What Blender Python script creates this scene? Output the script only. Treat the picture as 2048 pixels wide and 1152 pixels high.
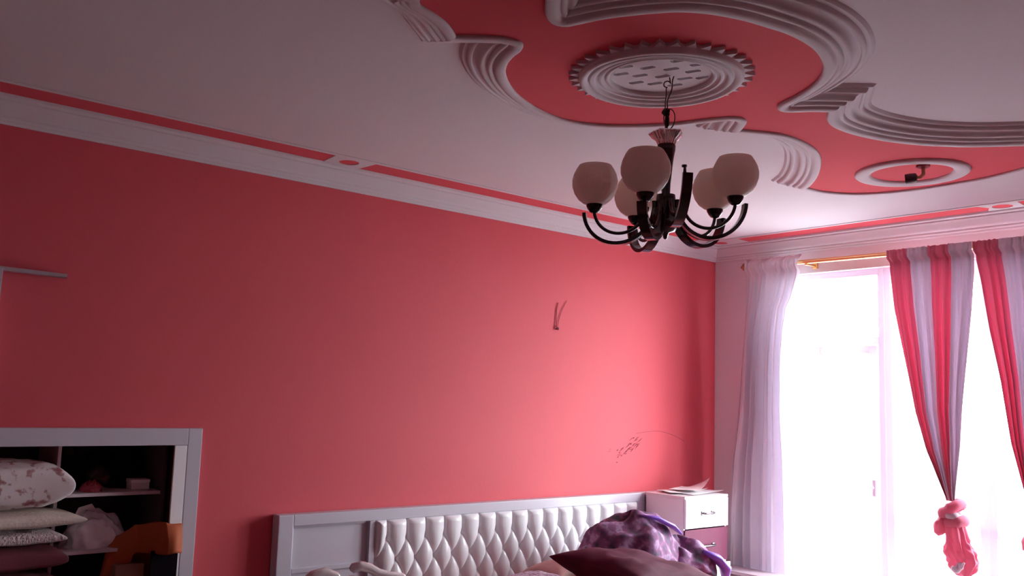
import bpy, bmesh, math, random
import numpy as np
from mathutils import Vector, Matrix, noise
from mathutils.geometry import tessellate_polygon

random.seed(7)
PI = math.pi
SC = bpy.context.scene
COL = SC.collection
for o in list(bpy.data.objects):
    bpy.data.objects.remove(o)

# ------------------------------------------------------------------ camera
cam_d = bpy.data.cameras.new('camera'); cam = bpy.data.objects.new('camera', cam_d); COL.objects.link(cam)
_r = Vector((0.648017684, 0.760941187, 0.032273685)); _u = Vector((0.070233451, -0.101897625, 0.992312519)); _w = Vector((-0.758380078, 0.640769369, 0.119474989))
cam.matrix_world = Matrix(((_r.x, _u.x, -_w.x, 4.506), (_r.y, _u.y, -_w.y, -5.954), (_r.z, _u.z, -_w.z, 1.65), (0, 0, 0, 1)))
cam_d.sensor_width = 36.0; cam_d.sensor_fit = 'HORIZONTAL'; cam_d.lens = 1819.4 / 2048 * 36.0
cam_d.clip_start = 0.02; cam_d.clip_end = 200
SC.camera = cam

# ------------------------------------------------------------------ daylight and exposure
wd = bpy.data.worlds.new('daylight'); SC.world = wd; wd.use_nodes = True
bg = wd.node_tree.nodes['Background']; bg.inputs[0].default_value = (0.95, 0.985, 1.02, 1); bg.inputs[1].default_value = 33.0
SC.view_settings.view_transform = 'Standard'; SC.view_settings.look = 'None'
SC.view_settings.gamma = 1.0; SC.view_settings.use_curve_mapping = False
SC.view_settings.exposure = 0.0
SC.cycles.use_denoising = True
SC.cycles.max_bounces = 10; SC.cycles.diffuse_bounces = 6; SC.cycles.transparent_max_bounces = 12
SC.cycles.sample_clamp_indirect = 8.0

def portal(x0, x1, z0, z1):
    l = bpy.data.lights.new('daylight_portal', 'AREA'); l.shape = 'RECTANGLE'; l.size = x1 - x0; l.size_y = z1 - z0
    l.cycles.is_portal = True
    o = bpy.data.objects.new('daylight_portal', l); COL.objects.link(o)
    o.location = ((x0 + x1) / 2, 0.30, (z0 + z1) / 2); o.rotation_euler = (-PI / 2, 0, 0)

# ------------------------------------------------------------------ room sizes
RW, RB, H = 5.3, -7.2, 2.90          # right wall x, back wall y, white ceiling height
WX0, WX1, WZ0, WZ1 = 0.60, 2.66, 0.06, 2.63   # glazed opening in the window wall; unseen right end narrowed for light falloff
portal(WX0, WX1, WZ0, WZ1)

# ------------------------------------------------------------------ helpers
def nd(nt, t, **kw):
    n = nt.nodes.new(t)
    for k, v in kw.items(): setattr(n, k, v)
    return n

def mat(name, col, rough=0.6, metal=0.0, var=0.06, scale=6.0, bump=0.0, bscale=60.0, transl=0.0, tcol=None, coat=0.0, spec=0.5, sheen=0.0):
    m = bpy.data.materials.new(name); m.use_nodes = True; nt = m.node_tree
    b = nt.nodes['Principled BSDF']; out = nt.nodes['Material Output']
    b.inputs['Roughness'].default_value = rough; b.inputs['Metallic'].default_value = metal
    b.inputs['Coat Weight'].default_value = coat; b.inputs['Specular IOR Level'].default_value = spec
    b.inputs['Sheen Weight'].default_value = sheen
    tc = nd(nt, 'ShaderNodeTexCoord'); nz = nd(nt, 'ShaderNodeTexNoise'); nz.inputs['Scale'].default_value = scale; nz.inputs['Detail'].default_value = 4
    nt.links.new(tc.outputs['Object'], nz.inputs['Vector'])
    mx = nd(nt, 'ShaderNodeMix', data_type='RGBA')
    mx.inputs['A'].default_value = (*[c * (1 - var) for c in col], 1); mx.inputs['B'].default_value = (*[min(1, c * (1 + var)) for c in col], 1)
    nt.links.new(nz.outputs['Fac'], mx.inputs['Factor']); nt.links.new(mx.outputs['Result'], b.inputs['Base Color'])
    if bump > 0:
        n2 = nd(nt, 'ShaderNodeTexNoise'); n2.inputs['Scale'].default_value = bscale; n2.inputs['Detail'].default_value = 3
        nt.links.new(tc.outputs['Object'], n2.inputs['Vector'])
        bp = nd(nt, 'ShaderNodeBump'); bp.inputs['Strength'].default_value = bump; bp.inputs['Distance'].default_value = 0.01
        nt.links.new(n2.outputs['Fac'], bp.inputs['Height']); nt.links.new(bp.outputs['Normal'], b.inputs['Normal'])
    if transl > 0:
        t = nd(nt, 'ShaderNodeBsdfTranslucent'); t.inputs[0].default_value = (*(tcol or col), 1)
        ms = nd(nt, 'ShaderNodeMixShader'); ms.inputs[0].default_value = transl
        nt.links.new(b.outputs[0], ms.inputs[1]); nt.links.new(t.outputs[0], ms.inputs[2]); nt.links.new(ms.outputs[0], out.inputs['Surface'])
    return m

def pattern_mat(name, cols, scale=14.0, rough=0.85, kind='VORONOI', edges=(0.0, 0.35, 0.55, 0.75)):
    """flat printed cloth: colour blotches from a noise field"""
    m = bpy.data.materials.new(name); m.use_nodes = True; nt = m.node_tree; b = nt.nodes['Principled BSDF']
    b.inputs['Roughness'].default_value = rough
    tc = nd(nt, 'ShaderNodeTexCoord'); nz = nd(nt, 'ShaderNodeTexNoise'); nz.inputs['Scale'].default_value = scale; nz.inputs['Detail'].default_value = 3
    nt.links.new(tc.outputs['Object'], nz.inputs['Vector'])
    r = nd(nt, 'ShaderNodeValToRGB'); r.color_ramp.interpolation = 'EASE'
    els = r.color_ramp.elements
    while len(els) < len(cols): els.new(0.5)
    for e, c, p in zip(els, cols, edges): e.position = p; e.color = (*c, 1)
    nt.links.new(nz.outputs['Fac'], r.inputs['Fac']); nt.links.new(r.outputs['Color'], b.inputs['Base Color'])
    return m

M = {}
M['coral'] = mat('coral_wall_paint', (0.68, 0.100, 0.126), 0.62, var=0.03, scale=1.5, bump=0.05, bscale=40, spec=0.32)
M['ccoralm'] = mat('coral_ceiling_paint', (0.68, 0.105, 0.130), 0.9, var=0.03, scale=1.5, bump=0.05, bscale=40, spec=0.12)
M['white'] = mat('white_plaster', (0.68, 0.66, 0.69), 0.9, var=0.02, scale=2.0, bump=0.04, bscale=50, spec=0.1)
M['wwall'] = mat('pale_wall_paint', (0.80, 0.74, 0.79), 0.6, var=0.02, scale=2.0)
M['burgundy'] = mat('low_bounce_burgundy', (0.22, 0.05, 0.06), 0.6, var=0.03, scale=1.5)  # dark tone picked for the unseen walls to cut bounced light
M['groundgrey'] = mat('added_ground_grey', (0.33, 0.33, 0.33), 0.9, var=0.08, scale=1.0)
M['floor'] = mat('dark_red_carpet', (0.22, 0.11, 0.11), 0.95, var=0.3, scale=8, bump=0.4, bscale=200)
M['board'] = mat('lilac_white_lacquer', (0.60, 0.58, 0.66), 0.35, var=0.02)
M['leather'] = mat('white_leather', (0.88, 0.89, 0.93), 0.28, var=0.02, bump=0.08, bscale=220)
M['chest'] = mat('white_gloss_lacquer', (0.90, 0.88, 0.92), 0.22, var=0.01)
M['plum'] = mat('plum_gloss_lacquer', (0.15, 0.030, 0.070), 0.45, var=0.1, spec=0.15)
M['steel'] = mat('brushed_steel', (0.75, 0.74, 0.76), 0.2, metal=1.0, var=0.02)
M['darksteel'] = mat('dark_steel', (0.16, 0.14, 0.15), 0.3, metal=1.0, var=0.05)
M['chrome'] = mat('chrome', (0.85, 0.82, 0.83), 0.08, metal=1.0, var=0.02)
M['black'] = mat('black_lacquered_metal', (0.010, 0.004, 0.006), 0.18, var=0.2, coat=0.4)
M['tape'] = mat('black_tape', (0.008, 0.006, 0.007), 0.6)
M['wire'] = mat('brown_wire', (0.05, 0.02, 0.02), 0.5)
M['shade'] = mat('frosted_shade_glass', (0.93, 0.84, 0.80), 0.35, var=0.04, scale=10, transl=0.62, tcol=(0.95, 0.87, 0.82))
M['gold'] = mat('brass_rod', (0.85, 0.55, 0.26), 0.3, metal=1.0, var=0.08)
M['wood'] = mat('carved_finial_wood', (0.42, 0.17, 0.08), 0.45, var=0.2, scale=30)
M['frame'] = mat('glowing_vinyl_frame', (0.85, 0.80, 0.88), 0.4, var=0.01, transl=0.245, tcol=(0.95, 0.86, 0.97))  # translucency put in so backlit frames glow as if washed by bloom
M['sheer'] = mat('white_curtain_cloth', (0.84, 0.80, 0.86), 0.9, var=0.03, scale=20, transl=0.26, tcol=(0.86, 0.84, 0.90))
M['ccoral'] = mat('coral_curtain_cloth', (0.60, 0.17, 0.25), 0.85, var=0.06, scale=20, transl=0.25, tcol=(0.76, 0.24, 0.36))
M['cwhite'] = mat('white_stripe_cloth', (0.62, 0.54, 0.62), 0.85, var=0.04, scale=20, transl=0.2, tcol=(0.75, 0.64, 0.75))
M['silver'] = mat('silver_white_gloss', (0.72, 0.66, 0.68), 0.15, var=0.05, coat=0.6)
M['paper'] = mat('paper', (0.85, 0.82, 0.84), 0.8, var=0.02)
M['scuff'] = mat('dark_scuff', (0.16, 0.03, 0.05), 0.9, var=0.3, scale=60)
M['scuff2'] = mat('faint_scuff', (0.36, 0.06, 0.08), 0.9, var=0.1, scale=60)
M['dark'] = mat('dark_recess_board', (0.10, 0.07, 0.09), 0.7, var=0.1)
M['boardw'] = mat('pale_shelf_board', (0.62, 0.55, 0.60), 0.5, var=0.04)
M['panelw'] = mat('white_panel', (0.95, 0.94, 0.97), 0.4, var=0.02)
M['bench'] = mat('mauve_bench_cloth', (0.42, 0.33, 0.38), 0.7, var=0.08)
M['maroon'] = mat('maroon_satin', (0.105, 0.020, 0.045), 0.8, var=0.3, scale=9, spec=0.12)
M['purple'] = pattern_mat('purple_floral_cloth', [(0.03, 0.03, 0.04), (0.10, 0.05, 0.11), (0.20, 0.07, 0.17), (0.34, 0.22, 0.38), (0.06, 0.07, 0.08)], 13, 0.85, edges=(0.28, 0.42, 0.52, 0.62, 0.74))
M['violet'] = mat('violet_satin', (0.20, 0.10, 0.55), 0.35, var=0.15, scale=8)
M['lace'] = pattern_mat('lilac_lace', [(0.22, 0.10, 0.20), (0.40, 0.27, 0.36), (0.60, 0.52, 0.58)], 60, 0.9, edges=(0.35, 0.5, 0.62))
M['peach'] = mat('peach_cloth', (0.55, 0.34, 0.32), 0.9, var=0.1)
M['sheet'] = mat('red_bed_sheet', (0.45, 0.12, 0.12), 0.9, var=0.2, scale=10)
M['floral'] = pattern_mat('cream_floral_cloth', [(0.30, 0.08, 0.10), (0.45, 0.26, 0.26), (0.80, 0.74, 0.76), (0.84, 0.80, 0.82)], 17, 0.9, edges=(0.30, 0.40, 0.47, 0.8))
M['cream'] = mat('cream_cloth', (0.66, 0.57, 0.50), 0.95, var=0.15, scale=12, bump=0.3, bscale=70)
M['fur'] = mat('pale_plush', (0.60, 0.52, 0.54), 1.0, var=0.2, scale=25, bump=0.8, bscale=90)
M['wine'] = mat('wine_quilt', (0.16, 0.03, 0.05), 0.85, var=0.3, scale=9)
M['plastic'] = mat('grey_plastic_film', (0.80, 0.77, 0.84), 0.25, var=0.15, scale=9, coat=0.3)
M['orange'] = mat('rust_orange_velvet', (0.40, 0.085, 0.02), 0.7, var=0.25, scale=7)
M['blackc'] = mat('black_cloth', (0.010, 0.006, 0.010), 0.95, var=0.3, spec=0.05)
M['brown'] = mat('dark_brown_leather', (0.05, 0.02, 0.025), 0.5, var=0.3)
M['redc'] = mat('dark_red_cloth', (0.30, 0.03, 0.05), 0.8, var=0.2)
M['card'] = mat('tan_cardboard', (0.35, 0.21, 0.15), 0.9, var=0.1)
M['button'] = mat('leather_button', (0.70, 0.68, 0.68), 0.3, var=0.02)

def glass_mat():
    m = bpy.data.materials.new('window_glass'); m.use_nodes = True; nt = m.node_tree
    nt.nodes.remove(nt.nodes['Principled BSDF']); out = nt.nodes['Material Output']
    t = nd(nt, 'ShaderNodeBsdfTransparent'); t.inputs[0].default_value = (0.97, 0.98, 0.98, 1)
    g = nd(nt, 'ShaderNodeBsdfGlossy'); g.inputs['Roughness'].default_value = 0.02
    lw = nd(nt, 'ShaderNodeLayerWeight'); pw = nd(nt, 'ShaderNodeMath', operation='POWER'); pw.inputs[1].default_value = 5.0; nt.links.new(lw.outputs['Facing'], pw.inputs[0])
    f = nd(nt, 'ShaderNodeMath', operation='MULTIPLY_ADD'); f.inputs[1].default_value = 0.6; f.inputs[2].default_value = 0.03; nt.links.new(pw.outputs[0], f.inputs[0])
    x = nd(nt, 'ShaderNodeMixShader')
    nt.links.new(f.outputs[0], x.inputs[0]); nt.links.new(t.outputs[0], x.inputs[1]); nt.links.new(g.outputs[0], x.inputs[2]); nt.links.new(x.outputs[0], out.inputs['Surface'])
    return m
M['glass'] = glass_mat()

class MB:
    """collects geometry in world coordinates and links it as one mesh object"""
    def __init__(s): s.v = []; s.f = []
    def add(s, v, f):
        b = len(s.v); s.v += [tuple(x) for x in v]; s.f += [tuple(i + b for i in q) for q in f]; return s
    def box(s, a, b, bev=0.0):
        bm = bmesh.new(); bmesh.ops.create_cube(bm, size=1.0)
        for v in bm.verts: v.co = Vector([(a[i] + b[i]) / 2 + v.co[i] * (b[i] - a[i]) for i in range(3)])
        if bev > 0: bmesh.ops.bevel(bm, geom=bm.edges[:], offset=bev, segments=2, affect='EDGES', profile=0.6)
        bm.verts.index_update(); s.add([v.co[:] for v in bm.verts], [[v.index for v in f.verts] for f in bm.faces]); bm.free(); return s
    def tube(s, pts, rad, n=10, flat=None, closed=False):
        pts = [Vector(p) for p in pts]; k = len(pts)
        rads = rad if isinstance(rad, (list, tuple)) else [rad] * k
        T = []
        for i in range(k):
            a = pts[(i - 1) % k] if (closed or i > 0) else pts[i]; b = pts[(i + 1) % k] if (closed or i < k - 1) else pts[i]
            T.append((b - a).normalized())
        ref = Vector((0, 0, 1)) if abs(T[0].z) < 0.9 else Vector((1, 0, 0))
        nrm = (ref - T[0] * ref.dot(T[0])).normalized(); V = []
        for i in range(k):
            nrm = (nrm - T[i] * nrm.dot(T[i])).normalized(); bn = T[i].cross(nrm)
            fx, fy = (flat or (1, 1))
            for j in range(n):
                a = 2 * PI * j / n; V.append(pts[i] + (nrm * math.cos(a) * fx + bn * math.sin(a) * fy) * rads[i])
        F = []
        for i in range(k if closed else k - 1):
            i2 = (i + 1) % k
            for j in range(n): F.append((i * n + j, i * n + (j + 1) % n, i2 * n + (j + 1) % n, i2 * n + j))
        if not closed: F += [tuple(range(n - 1, -1, -1)), tuple((k - 1) * n + j for j in range(n))]
        return s.add(V, F)
    def lathe(s, prof, c, n=48, cap=True, wob=None):
        V = []; F = []; k = len(prof)
        for i, (r, z) in enumerate(prof):
            for j in range(n):
                a = 2 * PI * j / n; rr = r * (wob(a, i) if wob else 1); V.append((c[0] + rr * math.cos(a), c[1] + rr * math.sin(a), c[2] + z))
        for i in range(k - 1):
            for j in range(n): F.append((i * n + j, i * n + (j + 1) % n, (i + 1) * n + (j + 1) % n, (i + 1) * n + j))
        if cap: F += [tuple(range(n - 1, -1, -1)), tuple((k - 1) * n + j for j in range(n))]
        return s.add(V, F)
    def sweep_rect(s, pts, side, w, t):
        """flat bar along pts; side = constant width direction, w width, t thickness"""
        pts = [Vector(p) for p in pts]; side = Vector(side).normalized(); V = []; k = len(pts)
        for i in range(k):
            T = (pts[min(i + 1, k - 1)] - pts[max(i - 1, 0)]).normalized(); nr = T.cross(side).normalized()
            for a, b in ((-1, -1), (1, -1), (1, 1), (-1, 1)): V.append(pts[i] + side * a * w / 2 + nr * b * t / 2)
        F = [(0, 1, 2, 3), tuple((k - 1) * 4 + j for j in (3, 2, 1, 0))]
        for i in range(k - 1):
            for j in range(4): F.append((i * 4 + j, (i + 1) * 4 + j, (i + 1) * 4 + (j + 1) % 4, i * 4 + (j + 1) % 4))
        return s.add(V, F)
    def build(s, name, m, parent=None, smooth=None, rot=None):
        me = bpy.data.meshes.new(name)
        if parent is None and s.v:
            a = np.array(s.v); o0 = Vector(((a[:, 0].min() + a[:, 0].max()) / 2, (a[:, 1].min() + a[:, 1].max()) / 2, a[:, 2].min()))
        else: o0 = Vector((0, 0, 0))
        me.from_pydata([Vector(v) - o0 for v in s.v], [], s.f)
        bm = bmesh.new(); bm.from_mesh(me); bmesh.ops.recalc_face_normals(bm, faces=bm.faces); bm.to_mesh(me); bm.free()
        me.materials.append(M[m] if isinstance(m, str) else m)
        if smooth is not None:
            me.shade_smooth()
            if smooth < 170: me.set_sharp_from_angle(angle=math.radians(smooth))
        o = bpy.data.objects.new(name, me); COL.objects.link(o); o.location = o0
        if parent is not None: attach(o, parent)
        return o

def attach(o, parent):
    o.parent = parent
    if parent.parent is not None: w = Matrix.Translation(parent.parent.location) if parent.parent.type == 'EMPTY' else Matrix.Translation(parent.parent.location)
    else: w = Matrix.Translation(parent.location)
    o.matrix_parent_inverse = w.inverted()

def tag(o, label, cat, group=None):
    o['label'] = label; o['category'] = cat
    if group: o['group'] = group
    return o
def thing(name, loc, label, cat, group=None):
    e = bpy.data.objects.new(name, None); COL.objects.link(e); e.location = loc; e.empty_display_size = 0.05
    return tag(e, label, cat, group)
def structure(o): o['kind'] = 'structure'; return o

def poly(outer, holes, z):
    loops = [[Vector((x, y, 0)) for x, y in l] for l in [outer] + holes]
    tri = tessellate_polygon(loops); V = [(v.x, v.y, z) for l in loops for v in l]
    return V, [tuple(t) for t in tri]
def prism_sides(loop, z0, z1):
    n = len(loop); V = [(x, y, z0) for x, y in loop] + [(x, y, z1) for x, y in loop]
    return V, [(i, (i + 1) % n, n + (i + 1) % n, n + i) for i in range(n)]
def circle(c, r, n=40): return [(c[0] + r * math.cos(2 * PI * i / n), c[1] + r * math.sin(2 * PI * i / n)) for i in range(n)]
def interp(tab, z):
    """tab: (z, x) pairs with z falling"""
    zs = [t[0] for t in tab][::-1]; xs = [t[1] for t in tab][::-1]
    return float(np.interp(z, zs, xs))
def nz(x, y, z, s=1.0): return noise.noise(Vector((x * s, y * s, z * s)))

# ================================================================== ROOM SHELL
structure(MB().box((-30, 0.25, -0.45), (35, 60, -0.35)).build('ground', 'groundgrey'))  # unseen ground slab added to reduce upward light on the ceiling
structure(MB().box((-0.6, RB - 0.2, -0.1), (RW + 0.2, 0.25, 0.0)).build('floor', 'floor'))
# left wall with the recess of the open shelf unit
AY0, AY1, AZ0, AZ1 = -5.75, -4.20, 0.30, 1.38
w = MB()
w.box((-0.25, AY1, 0), (0, 0.25, 3.0)); w.box((-0.25, RB - 0.2, 0), (0, AY0, 3.0))
w.box((-0.25, AY0, AZ1), (0, AY1, 3.0)); w.box((-0.25, AY0, 0), (0, AY1, AZ0))
wall_left = structure(w.build('wall_left', 'coral'))
structure(MB().box((RW, RB - 0.2, 0), (RW + 0.2, 0.25, 3.0)).build('wall_right', 'burgundy'))
structure(MB().box((0, RB - 0.2, 0), (RW, RB, 3.0)).build('wall_back', 'burgundy'))
w = MB()
w.box((0, 0, 0), (WX0, 0.25, 3.0)); w.box((WX1, 0, 0), (RW, 0.25, 3.0)); w.box((WX0, 0, WZ1), (WX1, 0.25, 3.0)); w.box((WX0, 0, 0), (WX1, 0.25, WZ0))
wall_window = structure(w.build('wall_window', 'wwall'))

# ---- ceiling: white field with recessed coral border strips and roundels
SO, SI = 0.106, 0.270     # border strip: distance of its outer and inner edge from the walls
gapsL = [-0.24, -3.50, -6.96 + 0.0]   # roundel centres along the left wall (corner, middle, far corner)
holes = []; strips = []; discs = []
mid = (SO + SI) / 2; rr = 0.055
def strip_y(x0, x1, y0, y1, sl0, sl1):
    """strip between two x (inner/outer) and two y with slanted ends"""
    return [(x0, y0 - sl0), (x1, y0 + sl0), (x1, y1 - sl1), (x0, y1 + sl1)]
e = 0.008
Ls = [(-7.2 + 0.40, -3.624), (-3.39, -0.40)]
for a, b in Ls:
    strips.append([(SO, a - e), (SI, a + e), (SI, b - e), (SO, b + e)])
    strips.append([(RW - SO, a - e), (RW - SI, a + e), (RW - SI, b - e), (RW - SO, b + e)])
for a, b in [(0.40, 2.17), (2.385, RW - 0.40)]:
    m2 = 0.03
    strips.append([(a - e, -SO), (a + e, -SI), (b - e, -SI), (b + m2, -mid), (b - e, -SO)][:5])
    strips.append([(a - e, RB + SO), (a + e, RB + SI), (b - e, RB + SI), (b + e, RB + SO)])
for c in [(mid, -mid), (mid, -3.505), (mid, RB + mid), (RW - mid, -mid), (RW - mid, -3.505), (RW - mid, RB + mid), (2.277, -mid), (2.277, RB + mid)]:
    discs.append(circle(c, rr if c[0] != 2.277 else 0.058, 32))
V, F = poly([(0, RB), (RW, RB), (RW, 0), (0, 0)], strips + discs, H)
ceil = MB().add(V, F)
for l in strips + discs: ceil.add(*prism_sides(l, H, H + 0.003))
ceil.add([(-0.25, RB - 0.2, 3.0), (RW + 0.2, RB - 0.2, 3.0), (RW + 0.2, 0.25, 3.0), (-0.25, 0.25, 3.0)], [(0, 1, 2, 3)])
ceiling = structure(ceil.build('ceiling', 'white'))
ceiling.location = ceiling.location
def on_ceiling(name, mb, m, smooth=None):
    o = mb.build(name, m, smooth=smooth); loc = o.location.copy(); o.parent = ceiling; o.matrix_parent_inverse = Matrix.Translation(ceiling.location).inverted(); o.location = loc; return o
for l in strips:
    V, F = poly(l, [], H + 0.003); on_ceiling('border_strip', MB().add(V, F), 'ccoralm')
for l in discs:
    V, F = poly(l, [], H + 0.003); on_ceiling('border_roundel', MB().add(V, F), 'ccoralm')
# thin raised fillet on the room side of the border
fi = SI + 0.035
mb = MB()
for a, b in [((fi, RB + fi), (fi, -fi)), ((fi, -fi), (RW - fi, -fi)), ((RW - fi, -fi), (RW - fi, RB + fi)), ((RW - fi, RB + fi), (fi, RB + fi))]:
    mb.box((min(a[0], b[0]) - 0.012, min(a[1], b[1]) - 0.012, H - 0.004), (max(a[0], b[0]) + 0.012, max(a[1], b[1]) + 0.012, H), 0.003)
on_ceiling('border_fillet', mb, 'white')

# ---- cornice: swept cove profile round the room (trim)
CP = [(0.0, 2.788), (0.012, 2.788), (0.018, 2.795), (0.018, 2.802), (0.026, 2.805), (0.030, 2.812), (0.030, 2.820), (0.040, 2.824),
      (0.048, 2.836), (0.060, 2.854), (0.075, 2.870), (0.084, 2.876), (0.084, 2.883), (0.096, 2.886), (0.104, 2.891), (0.106, 2.900), (0.0, 2.900)]
def cornice(name, A, B, n):
    """straight run from A to B with mitred ends, n = inward normal"""
    A = Vector((*A, 0)); B = Vector((*B, 0)); n = Vector((*n, 0)); d = (B - A).normalized(); V = []; k = len(CP)
    for P, sg in ((A, 1), (B, -1)):
        for off, z in [(o_ * 0.96, z_) for o_, z_ in CP]: V.append(P + n * off + d * off * sg + Vector((0, 0, z)))
    F = [(i, (i + 1) % k, k + (i + 1) % k, k + i) for i in range(k)] + [tuple(range(k)), tuple(range(2 * k - 1, k - 1, -1))]
    return structure(MB().add(V, F).build(name, 'white', smooth=40))
cornice('trim_1', (0, RB), (0, 0), (1, 0)); cornice('trim_2', (0, 0), (RW, 0), (0, -1))
cornice('trim_3', (RW, 0), (RW, RB), (-1, 0)); cornice('trim_4', (RW, RB), (0, RB), (0, 1))
structure(MB().box((0.0, RB, 0), (0.015, -3.74, 0.10), 0.004).build('baseboard_left', 'board'))

# ---- coral inlay with its stepped plaster moulding
def spline(pts, step=0.012):
    """Catmull-Rom through pts, resampled"""
    P = [Vector((*p, 0)) for p in pts]; P = [P[0] * 2 - P[1]] + P + [P[-1] * 2 - P[-2]]; out = []
    for i in range(1, len(P) - 2):
        n = max(2, int((P[i + 1] - P[i]).length / step))
        for j in range(n):
            t = j / n; a, b, c, d = P[i - 1], P[i], P[i + 1], P[i + 2]
            q = 0.5 * ((2 * b) + (c - a) * t + (2 * a - 5 * b + 4 * c - d) * t * t + (3 * b - a - 3 * c + d) * t ** 3)
            out.append((q.x, q.y))
    return out
YC = -3.465; XC = 2.372
my = lambda l: [(x, 2 * YC - y) for x, y in l][::-1]
# lobe pieces between cusps, seen from above, walking up the left side and down the right
A2 = [(2.140, -4.235), (2.192, -4.181), (2.237, -4.122), (2.252, -4.070), (2.243, -4.028), (2.199, -3.998), (2.143, -3.982), (2.078, -3.954), (2.012, -3.911), (1.959, -3.862), (1.904, -3.798), (1.847, -3.715), (1.803, -3.627), (1.765, -3.528), (1.742, -3.407), (1.748, -3.312), (1.783, -3.223), (1.846, -3.139), (1.947, -3.050), (2.045, -2.992), (2.112, -2.963), (2.182, -2.937), (2.247, -2.907), (2.283, -2.873), (2.290, -2.834), (2.276, -2.797), (2.242, -2.762), (2.190, -2.716)]
A3 = [(2.190, -2.716), (2.225, -2.657), (2.256, -2.599), (2.281, -2.533), (2.288, -2.435), (2.274, -2.315), (2.241, -2.188), (2.179, -2.056), (2.081, -1.900), (1.975, -1.756), (1.861, -1.628), (1.815, -1.588)]
A4 = [(1.815, -1.588), (1.824, -1.481), (1.866, -1.376), (1.931, -1.290), (2.037, -1.225), (2.209, -1.183), (2.391, -1.179), (2.571, -1.194), (2.711, -1.234), (2.820, -1.285), (2.905, -1.360), (2.965, -1.470), (2.990, -1.610)]
B2 = [(2.990, -1.640), (2.951, -1.675), (2.870, -1.739), (2.760, -1.830), (2.660, -1.947), (2.594, -2.054), (2.540, -2.180), (2.508, -2.301), (2.495, -2.419), (2.502, -2.515), (2.532, -2.602), (2.590, -2.692)]
B1 = [(2.590, -2.692), (2.544, -2.741), (2.472, -2.800), (2.460, -2.842), (2.482, -2.883), (2.518, -2.907), (2.591, -2.937), (2.680, -2.986), (2.757, -3.042), (2.820, -3.115), (2.862, -3.189), (2.898, -3.287), (2.915, -3.386), (2.915, -3.486), (2.900, -3.577), (2.879, -3.674), (2.847, -3.761), (2.811, -3.824), (2.770, -3.872), (2.687, -3.931), (2.591, -3.983), (2.501, -4.014), (2.461, -4.029), (2.443, -4.057), (2.446, -4.093), (2.470, -4.133), (2.515, -4.178), (2.575, -4.230)]
A1 = my(A3); A1[-1] = A2[0]
A1 = A1[:-4] + [(2.256, -4.460), (2.231, -4.384), (2.196, -4.310), (2.140, -4.235)]
B3 = my(B2); B3[0] = B1[-1]
A0 = my(A4)
A0[0] = B3[-1]; A0[-1] = A1[0]; B2[0] = A4[-1]
pieces = [A1, A2, A3, A4, B2, B1, B3, A0]
ent = []        # outline entries: point, outward direction (length = mitre factor), is_mitre
outline = []
samp = [spline(p) for p in pieces]
for i, s in enumerate(samp):
    s.append(samp[(i + 1) % len(samp)][0])
def perp(a, b):
    d = Vector((b[0] - a[0], b[1] - a[1])).normalized(); return Vector((-d.y, d.x))   # left of walking direction (white side)
for i, s in enumerate(samp):
    n = len(s)
    for j in range(n - 1):
        if j == 0:
            pv = samp[i - 1]; n1 = perp(pv[-2], pv[-1]); n2 = perp(s[0], s[1])
            b = n1 + n2; k = b.length / 2; b = b.normalized() / max(k, 0.45)
            ent += [(s[0], n1, False), (s[0], b, True), (s[0], n2, False)]; outline.append(s[0])
        else:
            ent.append((s[j], (perp(s[j - 1], s[j]) + perp(s[j], s[j + 1])).normalized(), False)); outline.append(s[j])
ol = np.array(outline); seg = np.roll(ol, -1, 0) - ol; sl2 = (seg ** 2).sum(1)
def dist(p):
    t = np.clip(((p - ol) * seg).sum(1) / sl2, 0, 1); return np.sqrt(((ol + seg * t[:, None] - p) ** 2).sum(1).min())
PROF = [(0, -0.054), (0, -0.058), (0.002, -0.062), (0.009, -0.065), (0.028, -0.065), (0.040, -0.060), (0.045, -0.051), (0.049, -0.050), (0.053, -0.054), (0.062, -0.054), (0.068, -0.049), (0.071, -0.041),
        (0.077, -0.040), (0.082, -0.044), (0.092, -0.044), (0.099, -0.038), (0.102, -0.030), (0.117, -0.022), (0.125, -0.021), (0.129, -0.026), (0.137, -0.026), (0.143, -0.019), (0.146, -0.011), (0.155, -0.009), (0.161, -0.011), (0.168, -0.006), (0.173, 0.0)]
W = PROF[-1][0]; po = [p[0] for p in PROF]
# z as a function of offset for clamped points (skip the doubled first entry)
zf = lambda o: float(np.interp(o, po[1:], [p[1] for p in PROF[1:]]))
rows = []
for p, n, mit in ent:
    pp = np.array(p); lim = W
    if not mit:
        lo = 0.0
        for o in np.linspace(0.008, W, 28):
            if dist(pp + np.array(n) * o) < o - 0.0035: break
            lo = o
        lim = lo
    row = []
    for o, z in PROF:
        oo = min(o, lim); zz = z if o <= lim else zf(lim)
        row.append((pp[0] + n.x * oo, pp[1] + n.y * oo, H + zz))
    rows.append(row)
k = len(PROF); N = len(rows)
# one moulding part per lobe piece
start = [i for i, e_ in enumerate(ent) if e_[2]]
for a, s0 in enumerate(start):
    s1 = start[(a + 1) % len(start)]; idx = []
    i = s0
    while True:
        idx.append(i)
        if i == s1: break
        i = (i + 1) % N
    V = [q for i in idx for q in rows[i]]
    F = [(i * k + j, (i + 1) * k + j, (i + 1) * k + j + 1, i * k + j + 1) for i in range(len(idx) - 1) for j in range(k - 1)]
    on_ceiling('plaster_moulding', MB().add(V, F), 'white', smooth=50)
CX, CY = 2.378, -3.475
V, F = poly(outline, [circle((CX, CY), 0.25, 48)], H - 0.054)
on_ceiling('coral_inlay', MB().add(V, F), 'ccoralm')
ZC = H - 0.054     # coral surface

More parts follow.
